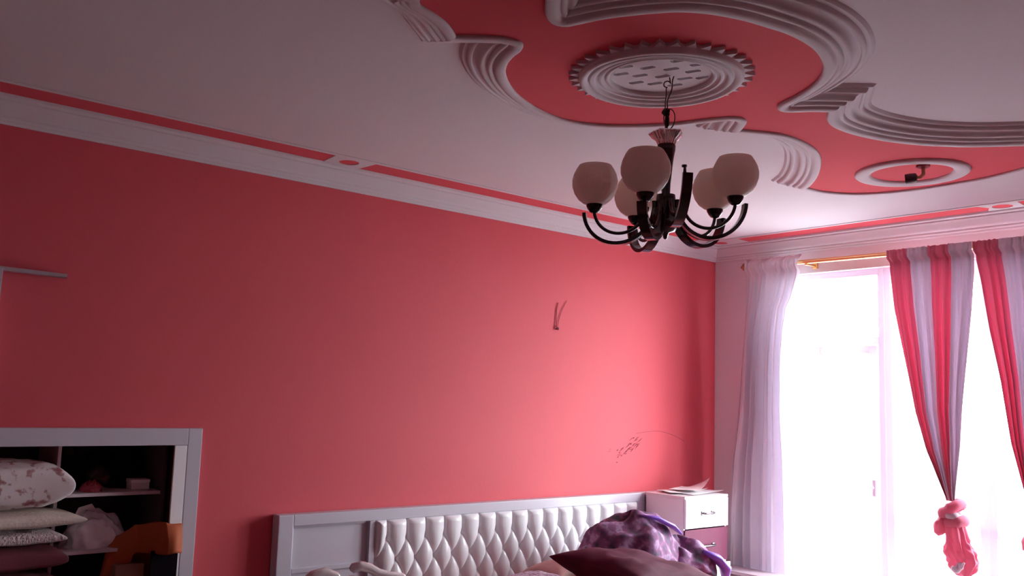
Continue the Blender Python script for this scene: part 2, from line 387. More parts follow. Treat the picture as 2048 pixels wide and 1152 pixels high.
# ================================================================== MEDALLION, RING, BULB HOLDER
med = thing('ceiling_medallion', (CX, CY, ZC), 'round white plaster ceiling medallion with sunburst teeth above the chandelier', 'medallion')
r0, r1, th = 0.284, 0.338, 0.013
V = []
for z in (0.001, -th): V += [(r0, -0.027, z), (r1, 0.0, z), (r0, 0.027, z)]
tooth = MB().add(V, [(0, 1, 2), (3, 5, 4), (0, 3, 4, 1), (1, 4, 5, 2), (2, 5, 3, 0)]).build('tooth', 'white', parent=med)
tooth.matrix_parent_inverse = Matrix.Identity(4)
for i in range(36):
    o = tooth if i == 0 else tooth.copy()
    if i: COL.objects.link(o); o.parent = med
    o.rotation_euler = (0, 0, 2 * PI * i / 36)
rp = [(0.302, 0.0), (0.302, -0.014), (0.298, -0.026), (0.290, -0.032), (0.278, -0.032), (0.270, -0.026), (0.267, -0.020), (0.262, -0.020), (0.258, -0.028), (0.249, -0.030), (0.241, -0.026), (0.237, -0.018),
      (0.230, -0.017), (0.225, -0.022), (0.217, -0.022), (0.211, -0.014), (0.204, -0.012), (0.200, -0.017), (0.193, -0.018), (0.187, -0.013), (0.184, -0.004), (0.184, 0.004)]
MB().lathe(rp, (CX, CY, ZC), 128, cap=False).build('ring_moulding', 'white', med, smooth=50)
# pierced inner disc
slots = [(2.485, -3.630), (2.532, -3.560), (2.558, -3.484), (2.361, -3.648), (2.411, -3.583), (2.463, -3.515), (2.300, -3.604), (2.340, -3.544), (2.503, -3.442), (2.392, -3.478), (2.436, -3.405), (2.280, -3.497), (2.322, -3.440), (2.365, -3.375), (2.490, -3.365)]
ang = math.radians(20.5); ca, sa = math.cos(ang), math.sin(ang); hl = []
for x, y in slots:
    x -= 0.016; y += 0.018; hh = []
    for a, b in ((-0.026, -0.012), (0.022, -0.012), (0.029, 0.0), (0.026, 0.012), (-0.022, 0.012), (-0.029, 0.0)):
        q = Vector((x + a * ca - b * sa - CX, y + a * sa + b * ca - CY))
        if q.length > 0.176: q *= 0.176 / q.length
        hh.append((q.x + CX, q.y + CY))
    hl.append(hh)
V, F = poly(circle((CX, CY), 0.188, 64), hl, ZC - 0.003)
dm = MB().add(V, F)
for l in hl: dm.add(*prism_sides(l, ZC - 0.003, ZC + 0.048))
dm.add(*poly(circle((CX, CY), 0.188, 64), [], ZC + 0.048))
dm.build('pierced_disc', 'white', med)

RX, RY = 2.368, -1.530
rg = thing('ceiling_ring', (RX, RY, ZC), 'plain white plaster ring on the coral ceiling near the window curtains', 'ceiling ring')
MB().lathe([(0.270, 0.0), (0.269, -0.008), (0.262, -0.014), (0.245, -0.017), (0.222, -0.017), (0.210, -0.013), (0.206, -0.013), (0.198, -0.010), (0.192, -0.003), (0.191, 0.0)], (RX, RY, ZC), 96, cap=False).build('ring_moulding', 'white', rg, smooth=50)
bh = thing('bulb_holder', (2.45, -1.63, ZC), 'bare bulb holder on a bent bracket inside the white ceiling ring', 'bulb holder')
MB().lathe([(0.032, 0), (0.032, -0.010), (0.018, -0.016), (0.010, -0.018)], (2.47, -1.62, ZC), 24).build('base_plate', 'scuff2', bh, smooth=40)
MB().tube([(2.47, -1.62, ZC - 0.01), (2.475, -1.628, ZC - 0.045), (2.462, -1.636, ZC - 0.062), (2.440, -1.645, ZC - 0.062)], 0.009, 10).build('bracket', 'wood', bh, smooth=60)
MB().tube([(2.450, -1.641, ZC - 0.062), (2.446, -1.643, ZC - 0.062), (2.425, -1.652, ZC - 0.064), (2.400, -1.662, ZC - 0.066)], [0.012, 0.022, 0.025, 0.024], 16).build('socket', 'brown', bh, smooth=50)

# ================================================================== CHANDELIER
AXX, AXY = 2.379, -3.438
ch = thing('chandelier', (AXX, AXY, 2.25), 'black five-shade chandelier with one empty arm hanging below the ceiling medallion', 'chandelier')
hook = []
for i in range(15):
    a = PI * 1.55 - i / 14 * PI * 1.5; hook.append((AXX + 0.012 * math.cos(a) * 0.85, AXY + 0.012 * math.cos(a) * 0.6, 2.818 + 0.012 * math.sin(a)))
hook.append((AXX + 0.004, AXY, 2.88))
MB().tube(hook, 0.0024, 8).build('hook', 'wire', ch, smooth=80)
def wob_line(a, b, n, amp, seed, r):
    a = Vector(a); b = Vector(b); pts = []
    for i in range(n + 1):
        t = i / n; p = a.lerp(b, t); s = math.sin(PI * t)
        pts.append(p + Vector((nz(t * 2, seed, 0) * amp * s, nz(t * 2, seed, 7) * amp * s, 0)))
    return MB().tube(pts, r, 6)
wob_line((AXX - 0.004, AXY, 2.808), (AXX - 0.008, AXY, 2.715), 14, 0.012, 1, 0.0022).build('cord', 'wire', ch, smooth=80)
wob_line((AXX + 0.028, AXY + 0.01, 2.858), (AXX + 0.002, AXY, 2.715), 16, 0.05, 3, 0.0025).build('cord', 'wire', ch, smooth=80)
wob_line((AXX + 0.0, AXY, 2.715), (AXX - 0.004, AXY, 2.625), 10, 0.02, 5, 0.0025).build('cord', 'wire', ch, smooth=80)
lp = []
for i in range(24):
    a = 2 * PI * i / 23; lp.append((AXX + 0.012 + 0.016 * math.cos(a) * (1 + 0.2 * math.sin(a)), AXY + 0.012 * math.cos(a), 2.683 + 0.038 * math.sin(a)))
MB().tube(lp, 0.002, 6).build('cord_loop', 'wire', ch, smooth=80)
def blob(c, r, seed, amp=0.35, f=3.0, nu=24, nv=14):
    V = []; F = []
    for i in range(nv + 1):
        t = PI * i / nv
        for j in range(nu):
            a = 2 * PI * j / nu; d = Vector((math.sin(t) * math.cos(a), math.sin(t) * math.sin(a), math.cos(t)))
            m = 1 + amp * noise.noise(d * f + Vector((seed, seed * 2, 0))); V.append((c[0] + d.x * r[0] * m, c[1] + d.y * r[1] * m, c[2] + d.z * r[2] * m))
    for i in range(nv):
        for j in range(nu): F.append((i * nu + j, i * nu + (j + 1) % nu, (i + 1) * nu + (j + 1) % nu, (i + 1) * nu + j))
    return MB().add(V, F)
blob((AXX - 0.004, AXY, 2.712), (0.015, 0.014, 0.014), 2).build('tape_knot', 'tape', ch, smooth=180)
blob((AXX + 0.002, AXY, 2.680), (0.008, 0.008, 0.028), 5).build('tape_knot', 'tape', ch, smooth=180)
# chrome crown with petals
MB().lathe([(0.028, -0.034), (0.033, -0.022), (0.037, -0.012), (0.044, -0.002), (0.052, 0.010), (0.056, 0.016), (0.053, 0.020), (0.040, 0.008), (0.006, 0.002)], (AXX, AXY, 2.615), 120, wob=lambda a, i: 1 + (0.16 * max(0, math.cos(a * 5)) ** 2 if 3 <= i <= 6 else 0) + 0.04 * math.cos(a * 20)).build('crown', 'chrome', ch, smooth=60)
MB().lathe([(0.008, 0.020), (0.026, 0.008), (0.034, -0.010), (0.033, -0.025), (0.028, -0.05), (0.022, -0.10), (0.017, -0.15), (0.015, -0.20), (0.017, -0.23), (0.024, -0.245), (0.024, -0.25)], (AXX, AXY, 2.592), 40).build('column', 'black', ch, smooth=60)
MB().lathe([(0.020, 0.05), (0.034, 0.048), (0.036, 0.03), (0.036, 0.0), (0.050, -0.005), (0.054, -0.02), (0.052, -0.055), (0.044, -0.075), (0.034, -0.088), (0.014, -0.092), (0.009, -0.10), (0.007, -0.112), (0.001, -0.116)], (AXX, AXY, 2.352), 48).build('hub', 'black', ch, smooth=50)
def arm_pts(ang, rc, zc, rad, a0, a1, n=22):
    c, s = math.cos(ang), math.sin(ang); out = []
    for i in range(n + 1):
        a = math.radians(a0 + (a1 - a0) * i / n); r = rc + rad * math.cos(a); out.append((AXX + c * r, AXY + s * r, zc + rad * math.sin(a)))
    return out
CUPR, CUPZ = 0.260, 2.356
shade_prof = [(0.026, 0.0), (0.040, 0.006), (0.058, 0.022), (0.072, 0.046), (0.080, 0.074), (0.081, 0.098), (0.076, 0.122), (0.066, 0.146), (0.057, 0.162), (0.0545, 0.162), (0.063, 0.145), (0.073, 0.121), (0.078, 0.098), (0.077, 0.074), (0.069, 0.048), (0.055, 0.026), (0.038, 0.011), (0.024, 0.006)]
def under(o, par):
    loc = o.location.copy(); o.parent = par; o.matrix_parent_inverse = Matrix.Identity(4); o.location = loc
for kx, (deg, lift) in enumerate(((217, 0.0), (156.5, 0.008), (85, 0.0), (55, 0.010), (-36, 0.022), (-65, -0.055))):
    an = math.radians(deg); c, s = math.cos(an), math.sin(an); side = (-s, c, 0)
    def bend(pts):
        """the fitting hangs slightly askew: each arm rises or drops with distance from the hub"""
        out = []
        for x, y, z in pts:
            dx, dy_ = x - AXX, y - AXY; r = math.hypot(dx, dy_); out.append((x, y, z + 0.105 * dx - 0.02 * dy_ + lift * r / 0.27))
        return out
    arm = MB().sweep_rect(bend(arm_pts(an, 0.169, 2.362, 0.128, 172, 358, 26)), side, 0.034, 0.013).build('arm', 'black', ch, smooth=35)
    rod = MB().tube(bend(arm_pts(an, 0.163, 2.370, 0.098, 185, 360, 26)), 0.0062, 10).build('rod', 'black', None, smooth=60)
    under(rod, arm)
    pc = bend([(AXX + c * CUPR, AXY + s * CUPR, CUPZ)])[0]
    if kx != 4:
        cup = MB().lathe([(0.007, -0.002), (0.016, 0.002), (0.024, 0.012), (0.030, 0.024), (0.031, 0.034), (0.026, 0.036), (0.006, 0.034)], pc, 32).build('cup', 'black', None, smooth=50); under(cup, arm)
        sh = MB().lathe([(r * 1.05, z * 0.92) for r, z in shade_prof], (pc[0], pc[1], pc[2] + 0.030), 64, cap=False, wob=lambda a, i: 1 + 0.004 * math.cos(a * 12)).build('shade', 'shade', ch, smooth=60)
    else:
        tip = MB().tube([(pc[0] - c * 0.003, pc[1] - s * 0.003, pc[2] + 0.005), (pc[0], pc[1], pc[2] + 0.02), (pc[0], pc[1], pc[2] + 0.040)], [0.006, 0.006, 0.004], 8).build('bare_rod_tip', 'black', None, smooth=60); under(tip, arm)
        nut = MB().lathe([(0.003, 0.0), (0.009, 0.001), (0.009, 0.008), (0.003, 0.009)], (pc[0] - 0.002, pc[1], pc[2] + 0.036), 8).build('nut', 'black', None); under(nut, arm)

# ================================================================== WINDOWS
def window(name, x0, x1, parts, panes):
    fr = MB()
    for a, b in parts: fr.box(a, b, 0.006)
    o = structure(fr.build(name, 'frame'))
    for a, b in panes:
        g = MB().box(a, b).build('pane', 'glass'); loc = g.location.copy(); g.parent = o; g.matrix_parent_inverse = Matrix.Translation(o.location).inverted(); g.location = loc
    return o
FY0, FY1 = 0.06, 0.13
def frame_rect(x0, x1, z0, z1, t, y0=FY0, y1=FY1):
    return [((x0, y0, z0), (x0 + t, y1, z1)), ((x1 - t, y0, z0), (x1, y1, z1)), ((x0 + t, y0, z0), (x1 - t, y1, z0 + t)), ((x0 + t, y0, z1 - t), (x1 - t, y1, z1))]
# balcony door with a transom, left bay
pr = frame_rect(WX0, 1.385, WZ0, WZ1, 0.045) + [((0.80, FY0, WZ0 + 0.045), (0.85, FY1, WZ1 - 0.045))] + frame_rect(0.85, 1.335, 0.11, 2.09, 0.055, 0.05, 0.10) + [((0.85, FY0, 2.10), (1.34, FY1, 2.15)), ((0.905, 0.055, 0.80), (1.28, 0.095, 0.86))]
w1 = window('window_1', WX0, 1.385, pr, [((0.905, 0.072, 0.86), (1.28, 0.078, 2.04)), ((0.905, 0.072, 0.165), (1.28, 0.078, 0.80)), ((0.845, 0.09, 2.15), (1.34, 0.096, 2.585)), ((0.645, 0.09, 0.105), (0.80, 0.096, 2.585))])
hd = MB().box((1.295, 0.035, 1.06), (1.315, 0.05, 1.17), 0.004); hd.tube([(1.305, 0.04, 1.12), (1.305, 0.015, 1.12), (1.25, 0.012, 1.12), (1.21, 0.012, 1.118)], 0.007, 8)
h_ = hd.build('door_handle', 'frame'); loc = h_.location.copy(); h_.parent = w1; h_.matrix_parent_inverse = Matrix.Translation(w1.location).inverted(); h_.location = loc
for i, (a, b) in enumerate(((1.385, 2.04), (2.04, WX1))):
    pr = frame_rect(a, b, WZ0, WZ1, 0.05) + [((a + 0.05, FY0, 0.88), (b - 0.05, FY1, 0.945))]
    window('window_%d' % (i + 2), a, b, pr, [((a + 0.05, 0.09, 0.945), (b - 0.05, 0.096, WZ1 - 0.05)), ((a + 0.05, 0.09, WZ0 + 0.05), (b - 0.05, 0.096, 0.88))])

# ================================================================== CURTAIN ROD AND CURTAINS
rodz = lambda x: 2.703 - 0.012 * (x - 0.35)
rd = thing('curtain_rod', (2.3, -0.12, 2.68), 'brass curtain rod with a carved wooden finial above the window', 'curtain rod')
MB().tube([(x, -0.12, rodz(x)) for x in (0.42, 1.2, 2.0, 2.6, 2.95)], 0.016, 16).build('rod', 'gold', rd, smooth=60)
fp = [(0.006, -0.028), (0.012, -0.022), (0.010, -0.016), (0.024, -0.006), (0.030, 0.010), (0.030, 0.024), (0.024, 0.038), (0.014, 0.048), (0.020, 0.054), (0.020, 0.060)]
for xs, sg in ((0.362, 1), (3.01, -1)):
    V = []; n = 24; F = []
    for r, t in fp:
        for j in range(n):
            a = 2 * PI * j / n; q = r * (1 + 0.10 * math.cos(a * 6)); V.append((xs + sg * t, -0.12 + q * math.cos(a), rodz(xs) + q * math.sin(a)))
    for i in range(len(fp) - 1):
        for j in range(n): F.append((i * n + j, i * n + (j + 1) % n, (i + 1) * n + (j + 1) % n, (i + 1) * n + j))
    F += [tuple(range(n)), tuple(range((len(fp) - 1) * n, len(fp) * n))]
    MB().add(V, F).build('finial', 'wood', rd, smooth=50)
for x in (0.90, 2.85):
    MB().box((x - 0.012, -0.13, rodz(x) - 0.026), (x + 0.012, 0.0, rodz(x) - 0.014), 0.003).box((x - 0.02, -0.012, rodz(x) - 0.04), (x + 0.02, 0.0, rodz(x) + 0.03), 0.004).build('bracket', 'gold', rd)

def curtain_mesh(L, R, z0, z1, u0, u1, yc, npl, seed, nu, nv, amp_top=0.016, amp=0.03, hem_above=0.03, gather=None, th=0.004):
    V = []; F = []; zt = z1
    for i in range(nv + 1):
        v = i / nv; z = zt - (zt - z0) * v
        xl, xr = interp(L, z), interp(R, z); wd_ = xr - xl
        for j in range(nu + 1):
            u = u0 + (u1 - u0) * j / nu
            ph = 2 * PI * npl * u
            wob = 0.35 * nz(u * 9, z * 0.8, seed)
            a = amp_top + (amp - amp_top) * min(1, max(0, (zt - 0.12 - z) / 0.7))
            y = a * (math.sin(ph + wob * 3) * 0.75 + 0.25 * math.sin(2.3 * ph + seed)) + 0.012 * nz(u * 5, z * 1.6, seed + 4)
            if z > zt - 0.05: y += 0.008 * math.sin(ph * 2.5 + seed)          # ruffled heading
            if abs(z - (rodz(xl + wd_ * u))) < 0.05 : y = y * 0.5 - 0.040
            x = xl + wd_ * (u + 0.25 / npl * 0.35 * math.sin(ph * 0.5 + seed))
            V.append((x, yc + y, z + (0.006 * nz(u * 30, seed, 1) if i == 0 else 0)))
    for i in range(nv):
        for j in range(nu): F.append((i * (nu + 1) + j, i * (nu + 1) + j + 1, (i + 1) * (nu + 1) + j + 1, (i + 1) * (nu + 1) + j))
    return MB().add(V, F)
def solid(o, t=0.003):
    m = o.modifiers.new('thickness', 'SOLIDIFY'); m.thickness = t; return o

# left white curtain
cl = thing('curtain', (0.55, -0.13, 0.03), 'plain white curtain hanging straight at the left end of the brass rod', 'curtain')
L = [(2.76, 0.402), (2.475, 0.389), (2.006, 0.349), (1.60, 0.318), (1.23, 0.265), (0.885, 0.239), (0.544, 0.227), (0.03, 0.215)]
R = [(2.75, 0.862), (2.60, 0.845), (2.448, 0.800), (2.364, 0.760), (2.20, 0.735), (2.001, 0.725), (1.613, 0.722), (1.265, 0.742), (0.622, 0.758), (0.03, 0.775)]
solid(curtain_mesh(L, R, 0.03, 2.752, 0, 1, -0.13, 6, 3, 200, 70, 0.016, 0.052).build('cloth', 'sheer', cl, smooth=180))
# striped knotted curtains
def knotted(name_label, L, R, kn, seed, stripes, tail_w=1.0):
    kx, ky, kz = kn
    c = thing('curtain', (kx, ky, 0.66), name_label, 'curtain', 'striped curtains tied in knots')
    n = len(stripes)
    for i, m in enumerate(stripes):
        solid(curtain_mesh(L, R, kz + 0.04, 2.71, i / n, (i + 1) / n, ky + 0.01, 2.2 * n, seed, 44, 60, 0.012, 0.026).build('coral_panel' if m == 'ccoral' else 'white_panel', m, c, smooth=180))
    # the knot: two crossing folded wraps
    for q, (tilt, mj, mn, mtl) in enumerate(((0.55, 0.050, 0.034, 'ccoral'), (-0.35, 0.046, 0.030, 'cwhite'), (0.15, 0.044, 0.036, 'ccoral'))):
        pts = []; rad = []
        for i in range(28):
            a = 2 * PI * i / 28; dz = tilt * math.cos(a) * mj * 1.3 - 0.035 * q + 0.02
            pts.append((kx + 0.012 * q + mj * math.cos(a), ky + mj * 0.8 * math.sin(a), kz - 0.03 + dz)); rad.append(mn * (1 + 0.3 * nz(math.cos(a) * 2, math.sin(a) * 2, seed + q)))
        MB().tube(pts, rad, 12, closed=True).build('knot_wrap', mtl, c, smooth=180)
    # ear of cloth pulled out of the knot
    V = []; F = []; nu, nv = 30, 14
    for i in range(nv + 1):
        t = i / nv; rx = 0.02 + 0.042 * math.sin(PI * min(1, t * 0.80 + 0.12))
        for j in range(nu):
            a = 2 * PI * j / nu; m = 1 + 0.16 * math.cos(a * 4 + t * 2) + 0.14 * nz(math.cos(a) * 2, math.sin(a) * 2, t * 3 + seed)
            V.append((kx - 0.02 - 0.075 * t, ky - 0.02 + rx * 0.8 * m * math.cos(a), kz - 0.085 - 0.045 * t + rx * m * math.sin(a)))
    for i in range(nv):
        for j in range(nu): F.append((i * nu + j, i * nu + (j + 1) % nu, (i + 1) * nu + (j + 1) % nu, (i + 1) * nu + j))
    F += [tuple(range(nu)), tuple(range(nv * nu, (nv + 1) * nu))]
    MB().add(V, F).build('knot_ear', 'ccoral', c, smooth=70)
    # tail below the knot: flared and crumpled
    tw = [(0.0, 0.055), (0.15, 0.052), (0.35, 0.062), (0.55, 0.082), (0.68, 0.096), (0.80, 0.088), (0.92, 0.066), (1.0, 0.040)]
    V = []; F = []; nu, nv = 72, 40
    for i in range(nv + 1):
        t = i / nv; rw = float(np.interp(t, [q[0] for q in tw], [q[1] for q in tw])) * tail_w
        xc = kx + 0.012 + 0.055 * t; zc = kz - 0.06 - 0.335 * t
        for j in range(nu):
            a = 2 * PI * j / nu; m = 1 + 0.15 * math.cos(a * 7 + 2.2 * t + seed) + 0.34 * nz(math.cos(a) * 1.6, math.sin(a) * 1.6, t * 3.4 + seed) + (0.24 * nz(math.cos(a) * 4, math.sin(a) * 4, t * 8 + seed) if t > 0.4 else 0)
            V.append((xc + rw * m * math.cos(a), ky - 0.01 + rw * 0.62 * m * math.sin(a), zc + 0.02 * nz(a * 2, t * 2, seed)))
    for i in range(nv):
        for j in range(nu): F.append((i * nu + j, i * nu + (j + 1) % nu, (i + 1) * nu + (j + 1) % nu, (i + 1) * nu + j))
    F += [tuple(range(nu)), tuple(range(nv * nu, (nv + 1) * nu))]
    MB().add(V, F).build('tail', 'ccoral', c, smooth=180)
    # pale hem showing at the end of the tail
    pts = [(kx + 0.03 + 0.075 * t, ky - 0.075 - 0.012 * math.sin(9 * t), kz - 0.365 + 0.045 * t + 0.012 * math.sin(14 * t)) for t in np.linspace(0, 1, 18)]
    MB().tube(pts, [0.016 * math.sin(PI * min(0.95, 0.08 + t)) + 0.004 for t in np.linspace(0, 1, 18)], 8).build('hem', 'cwhite', c, smooth=180)
    return c
L2 = [(2.712, 1.515), (2.569, 1.520), (2.321, 1.546), (2.034, 1.599), (1.644, 1.668), (1.406, 1.738), (1.237, 1.813), (1.118, 1.866), (1.0, 1.885)]
R2 = [(2.70, 2.085), (2.521, 2.083), (2.293, 2.062), (2.026, 2.030), (1.654, 1.987), (1.448, 1.970), (1.263, 1.944), (1.137, 1.928), (1.0, 1.925)]
knotted('coral and white striped curtain tied in a knot at the middle of the window', L2, R2, (1.900, -0.13, 1.060), 2.0, ['ccoral', 'cwhite', 'ccoral', 'cwhite'])
L3 = [(2.70, 2.090), (2.60, 2.092), (2.471, 2.118), (2.156, 2.162), (1.836, 2.216), (1.482, 2.262), (1.202, 2.325), (1.10, 2.37), (0.9, 2.40)]
R3 = [(2.70, 2.68), (2.3, 2.66), (1.9, 2.60), (1.5, 2.52), (1.2, 2.46), (1.1, 2.44), (0.9, 2.44)]
knotted('coral and white striped curtain at the right edge of the photo', L3, R3, (2.410, -0.13, 1.03), 5.0, ['ccoral', 'cwhite', 'ccoral', 'cwhite'])

# ================================================================== HEADBOARD, BED
HBX = 0.075
hb = thing('headboard', (0.04, -2.0, 0.0), 'long white headboard panel with a tufted leather centre against the coral wall', 'headboard')
b = MB()
b.box((0.004, -3.735, 0.0), (HBX, -3.650, 1.005), 0.004)         # left stile
b.box((0.004, -3.650, 0.945), (HBX, -0.30, 1.005), 0.004)        # top rail
b.box((0.004, -3.185, 0.0), (HBX, -3.150, 0.945), 0.003)
b.box((0.004, -0.985, 0.0), (HBX, -0.30, 0.945), 0.003)
b.build('frame', 'board', hb)
MB().box((0.006, -3.650, 0.0), (0.050, -3.185, 0.945), 0.0).build('side_panel', 'board', hb)
b = MB()
for a, c in (((0.048, -3.652, 0.0), (0.060, -3.640, 0.945)), ((0.048, -3.640, 0.933), (0.060, -3.186, 0.945)), ((0.048, -3.640, 0.70), (0.062, -3.186, 0.725))):
    b.box(a, c, 0.003)
b.build('bead', 'board', hb)
# diamond tufted leather
TY0, TY1, TZ0, TZ1 = -3.148, -0.985, 0.42, 0.947
dy, dz, ty, tz = 0.132, 0.115, -3.072, 0.840
V = []; F = []; nu, nv = 520, 130
def tuft(y, z):
    a = (y - ty) / dy; bz = (tz - z) / (2 * dz)
    if z <= tz:
        u, v = a + bz, a - bz
        su, sv = abs(math.sin(PI * u)), abs(math.sin(PI * v))
        h = 0.55 * (su * sv) ** 0.42 + 0.45 * (1 - math.exp(-2.6 * (su + sv)))
    else:
        s = abs(math.sin(PI * a)); k = min(1, (z - tz) / 0.03)
        h = (0.55 * (s * (s * (1 - k) + k)) ** 0.45 + 0.45 * (1 - math.exp(-2.6 * (s * (2 - k) + k * 0.35))))
    ed = min(1, (y - TY0) / 0.04, (TY1 - y) / 0.04, (TZ1 - z) / 0.035)
    if y < ty - 0.0 and False: pass
    return h * math.sqrt(max(0, 1 - (1 - ed) ** 2))
for i in range(nv + 1):
    z = TZ1 - (TZ1 - TZ0) * i / nv
    for j in range(nu + 1):
        y = TY0 + (TY1 - TY0) * j / nu; V.append((0.055 + 0.050 * tuft(y, z), y, z))
for i in range(nv):
    for j in range(nu): F.append((i * (nu + 1) + j, i * (nu + 1) + j + 1, (i + 1) * (nu + 1) + j + 1, (i + 1) * (nu + 1) + j))
MB().add(V, F).build('tufted_leather', 'leather', hb, smooth=180)
bt = MB().lathe([(0.0005, 0.006), (0.005, 0.0055), (0.009, 0.003), (0.010, 0.0)], (0, 0, 0), 12).build('button', 'button', None, smooth=60)
bt.data.transform(Matrix.Translation(bt.location)); bt.location = (0, 0, 0)
bt.data.transform(Matrix.Rotation(PI / 2, 4, 'Y')); first = True
for rI in range(4):
    z = tz - rI * dz; y = ty + (dy / 2 if rI % 2 else 0)
    while y < TY1 - 0.03:
        o = bt if first else bt.copy()
        if not first: COL.objects.link(o)
        first = False; o.parent = hb; o.location = Vector((0.056, y, z)) - hb.location; y += dy
bed = thing('bed', (1.15, -2.06, 0.0), 'low double bed base and red-sheeted mattress in front of the tufted headboard', 'bed')
MB().box((0.11, -3.12, 0.10), (2.12, -1.02, 0.32), 0.02).build('base', 'board', bed)
MB().box((0.11, -3.10, 0.32), (2.10, -1.04, 0.54), 0.05).build('mattress', 'sheet', bed, smooth=50)
for x in (0.2, 2.0):
    for y in (-3.0, -1.12): MB().box((x - 0.04, y - 0.04, 0), (x + 0.04, y + 0.04, 0.12), 0.004).build('leg', 'board', bed)

# ================================================================== CHEST OF DRAWERS
cx0, cx1, cy0, cy1, ct = 0.085, 0.446, -0.912, -0.434, 1.012
cd = thing('chest_of_drawers', (0.27, -0.67, 0.0), 'narrow white chest of drawers in the corner with papers on top', 'chest of drawers')
b = MB(); b.box((cx0, cy0, 0.04), (cx1 - 0.012, cy0 + 0.018, ct - 0.018), 0.002); b.box((cx0, cy1 - 0.018, 0.04), (cx1 - 0.012, cy1, ct - 0.018), 0.002)
b.box((cx0, cy0, 0.0), (cx1 - 0.03, cy1, 0.06), 0.003); b.box((cx0, cy0, 0.06), (cx0 + 0.012, cy1, ct - 0.018))
b.build('body', 'chest', cd)
MB().box((cx0, cy0 - 0.003, ct - 0.018), (cx1 + 0.002, cy1 + 0.003, ct), 0.003).build('top', 'chest', cd)
def under_child(o, par, root):
    loc = o.location.copy(); o.parent = par; o.matrix_parent_inverse = Matrix.Identity(4); o.location = loc
for i, (z0, z1, m, out) in enumerate(((0.795, 0.992, 'chest', 0.0), (0.557, 0.785, 'plum', -0.006), (0.315, 0.547, 'chest', 0.022), (0.075, 0.305, 'chest', 0.0))):
    d = MB().box((cx0 + 0.03 + max(0, out), cy0 + 0.020, z0 + 0.01), (cx1 - 0.012 + out, cy1 - 0.020, z1 - 0.03)).box((cx1 - 0.012 + out, cy0 + 0.002, z0), (cx1 + 0.008 + out, cy1 - 0.002, z1), 0.003).build('drawer', m, cd)
    zc = (z0 + z1) / 2; ym = (cy0 + cy1) / 2; xf = cx1 + 0.008 + out
    hw = 0.055 if i == 0 else 0.075
    hb_ = MB().tube([(xf - 0.002, ym - hw, zc), (xf + 0.022, ym - hw, zc), (xf + 0.026, ym - hw + 0.012, zc), (xf + 0.026, ym + hw - 0.012, zc), (xf + 0.022, ym + hw, zc), (xf - 0.002, ym + hw, zc)], 0.0065, 8).box((xf - 0.001, ym - hw - 0.014, zc - 0.014), (xf + 0.006, ym - hw + 0.014, zc + 0.014), 0.002).box((xf - 0.001, ym + hw - 0.014, zc - 0.014), (xf + 0.006, ym + hw + 0.014, zc + 0.014), 0.002).build('handle', 'darksteel', None, smooth=50)
    under_child(hb_, d, cd)
# papers
def sheet_mesh(c, sx, sy, rot, seed, curl, n=14, th=0.0012):
    V = []; F = []; ca, sa = math.cos(rot), math.sin(rot)
    for s_ in (0, 1):
        for i in range(n + 1):
            for j in range(n + 1):
                u, v = i / n - 0.5, j / n - 0.5; z = curl * max(0, u + v) ** 2 + 0.006 * nz(u * 2, v * 2, seed) + 0.004
                V.append((c[0] + ca * u * sx - sa * v * sy, c[1] + sa * u * sx + ca * v * sy, c[2] + z + s_ * th))
    m = (n + 1) ** 2
    for i in range(n):
        for j in range(n):
            a, b_, c_, d_ = i * (n + 1) + j, i * (n + 1) + j + 1, (i + 1) * (n + 1) + j + 1, (i + 1) * (n + 1) + j
            F += [(a, b_, c_, d_), (m + d_, m + c_, m + b_, m + a)]
    return MB().add(V, F)
tag(sheet_mesh((0.26, -0.60, ct + 0.0005), 0.28, 0.40, 0.1, 1, 0.015).build('paper', 'paper', smooth=60), 'flat white paper lying lowest on the white chest of drawers', 'paper', 'papers on the chest')
tag(sheet_mesh((0.25, -0.70, ct + 0.0085), 0.21, 0.30, -0.25, 2, 0.03).build('paper', 'paper', smooth=60), 'white paper sheet nearest the headboard on the chest of drawers', 'paper', 'papers on the chest')
tag(sheet_mesh((0.25, -0.62, ct + 0.022), 0.21, 0.29, 0.35, 3, 0.075).build('paper', 'paper', smooth=60), 'uppermost white paper with a curled-up corner on the chest', 'paper', 'papers on the chest')

# ================================================================== LOW BENCH BY THE WINDOW
bn = thing('bench', (0.75, -0.33, 0.0), 'low mauve bench in front of the plain white curtain, beside the chest', 'bench')
MB().box((0.30, -0.42, 0.455), (1.30, -0.22, 0.480), 0.006).build('top', 'bench', bn)
for x in (0.34, 1.26):
    MB().box((x - 0.03, -0.41, 0.0), (x + 0.03, -0.23, 0.455), 0.004).build('leg', 'dark', bn)
for i in range(3):
    MB().box((0.385 + i * 0.275, -0.40, 0.10), (0.645 + i * 0.275, -0.38, 0.45), 0.006).build('front_panel', 'bench', bn)

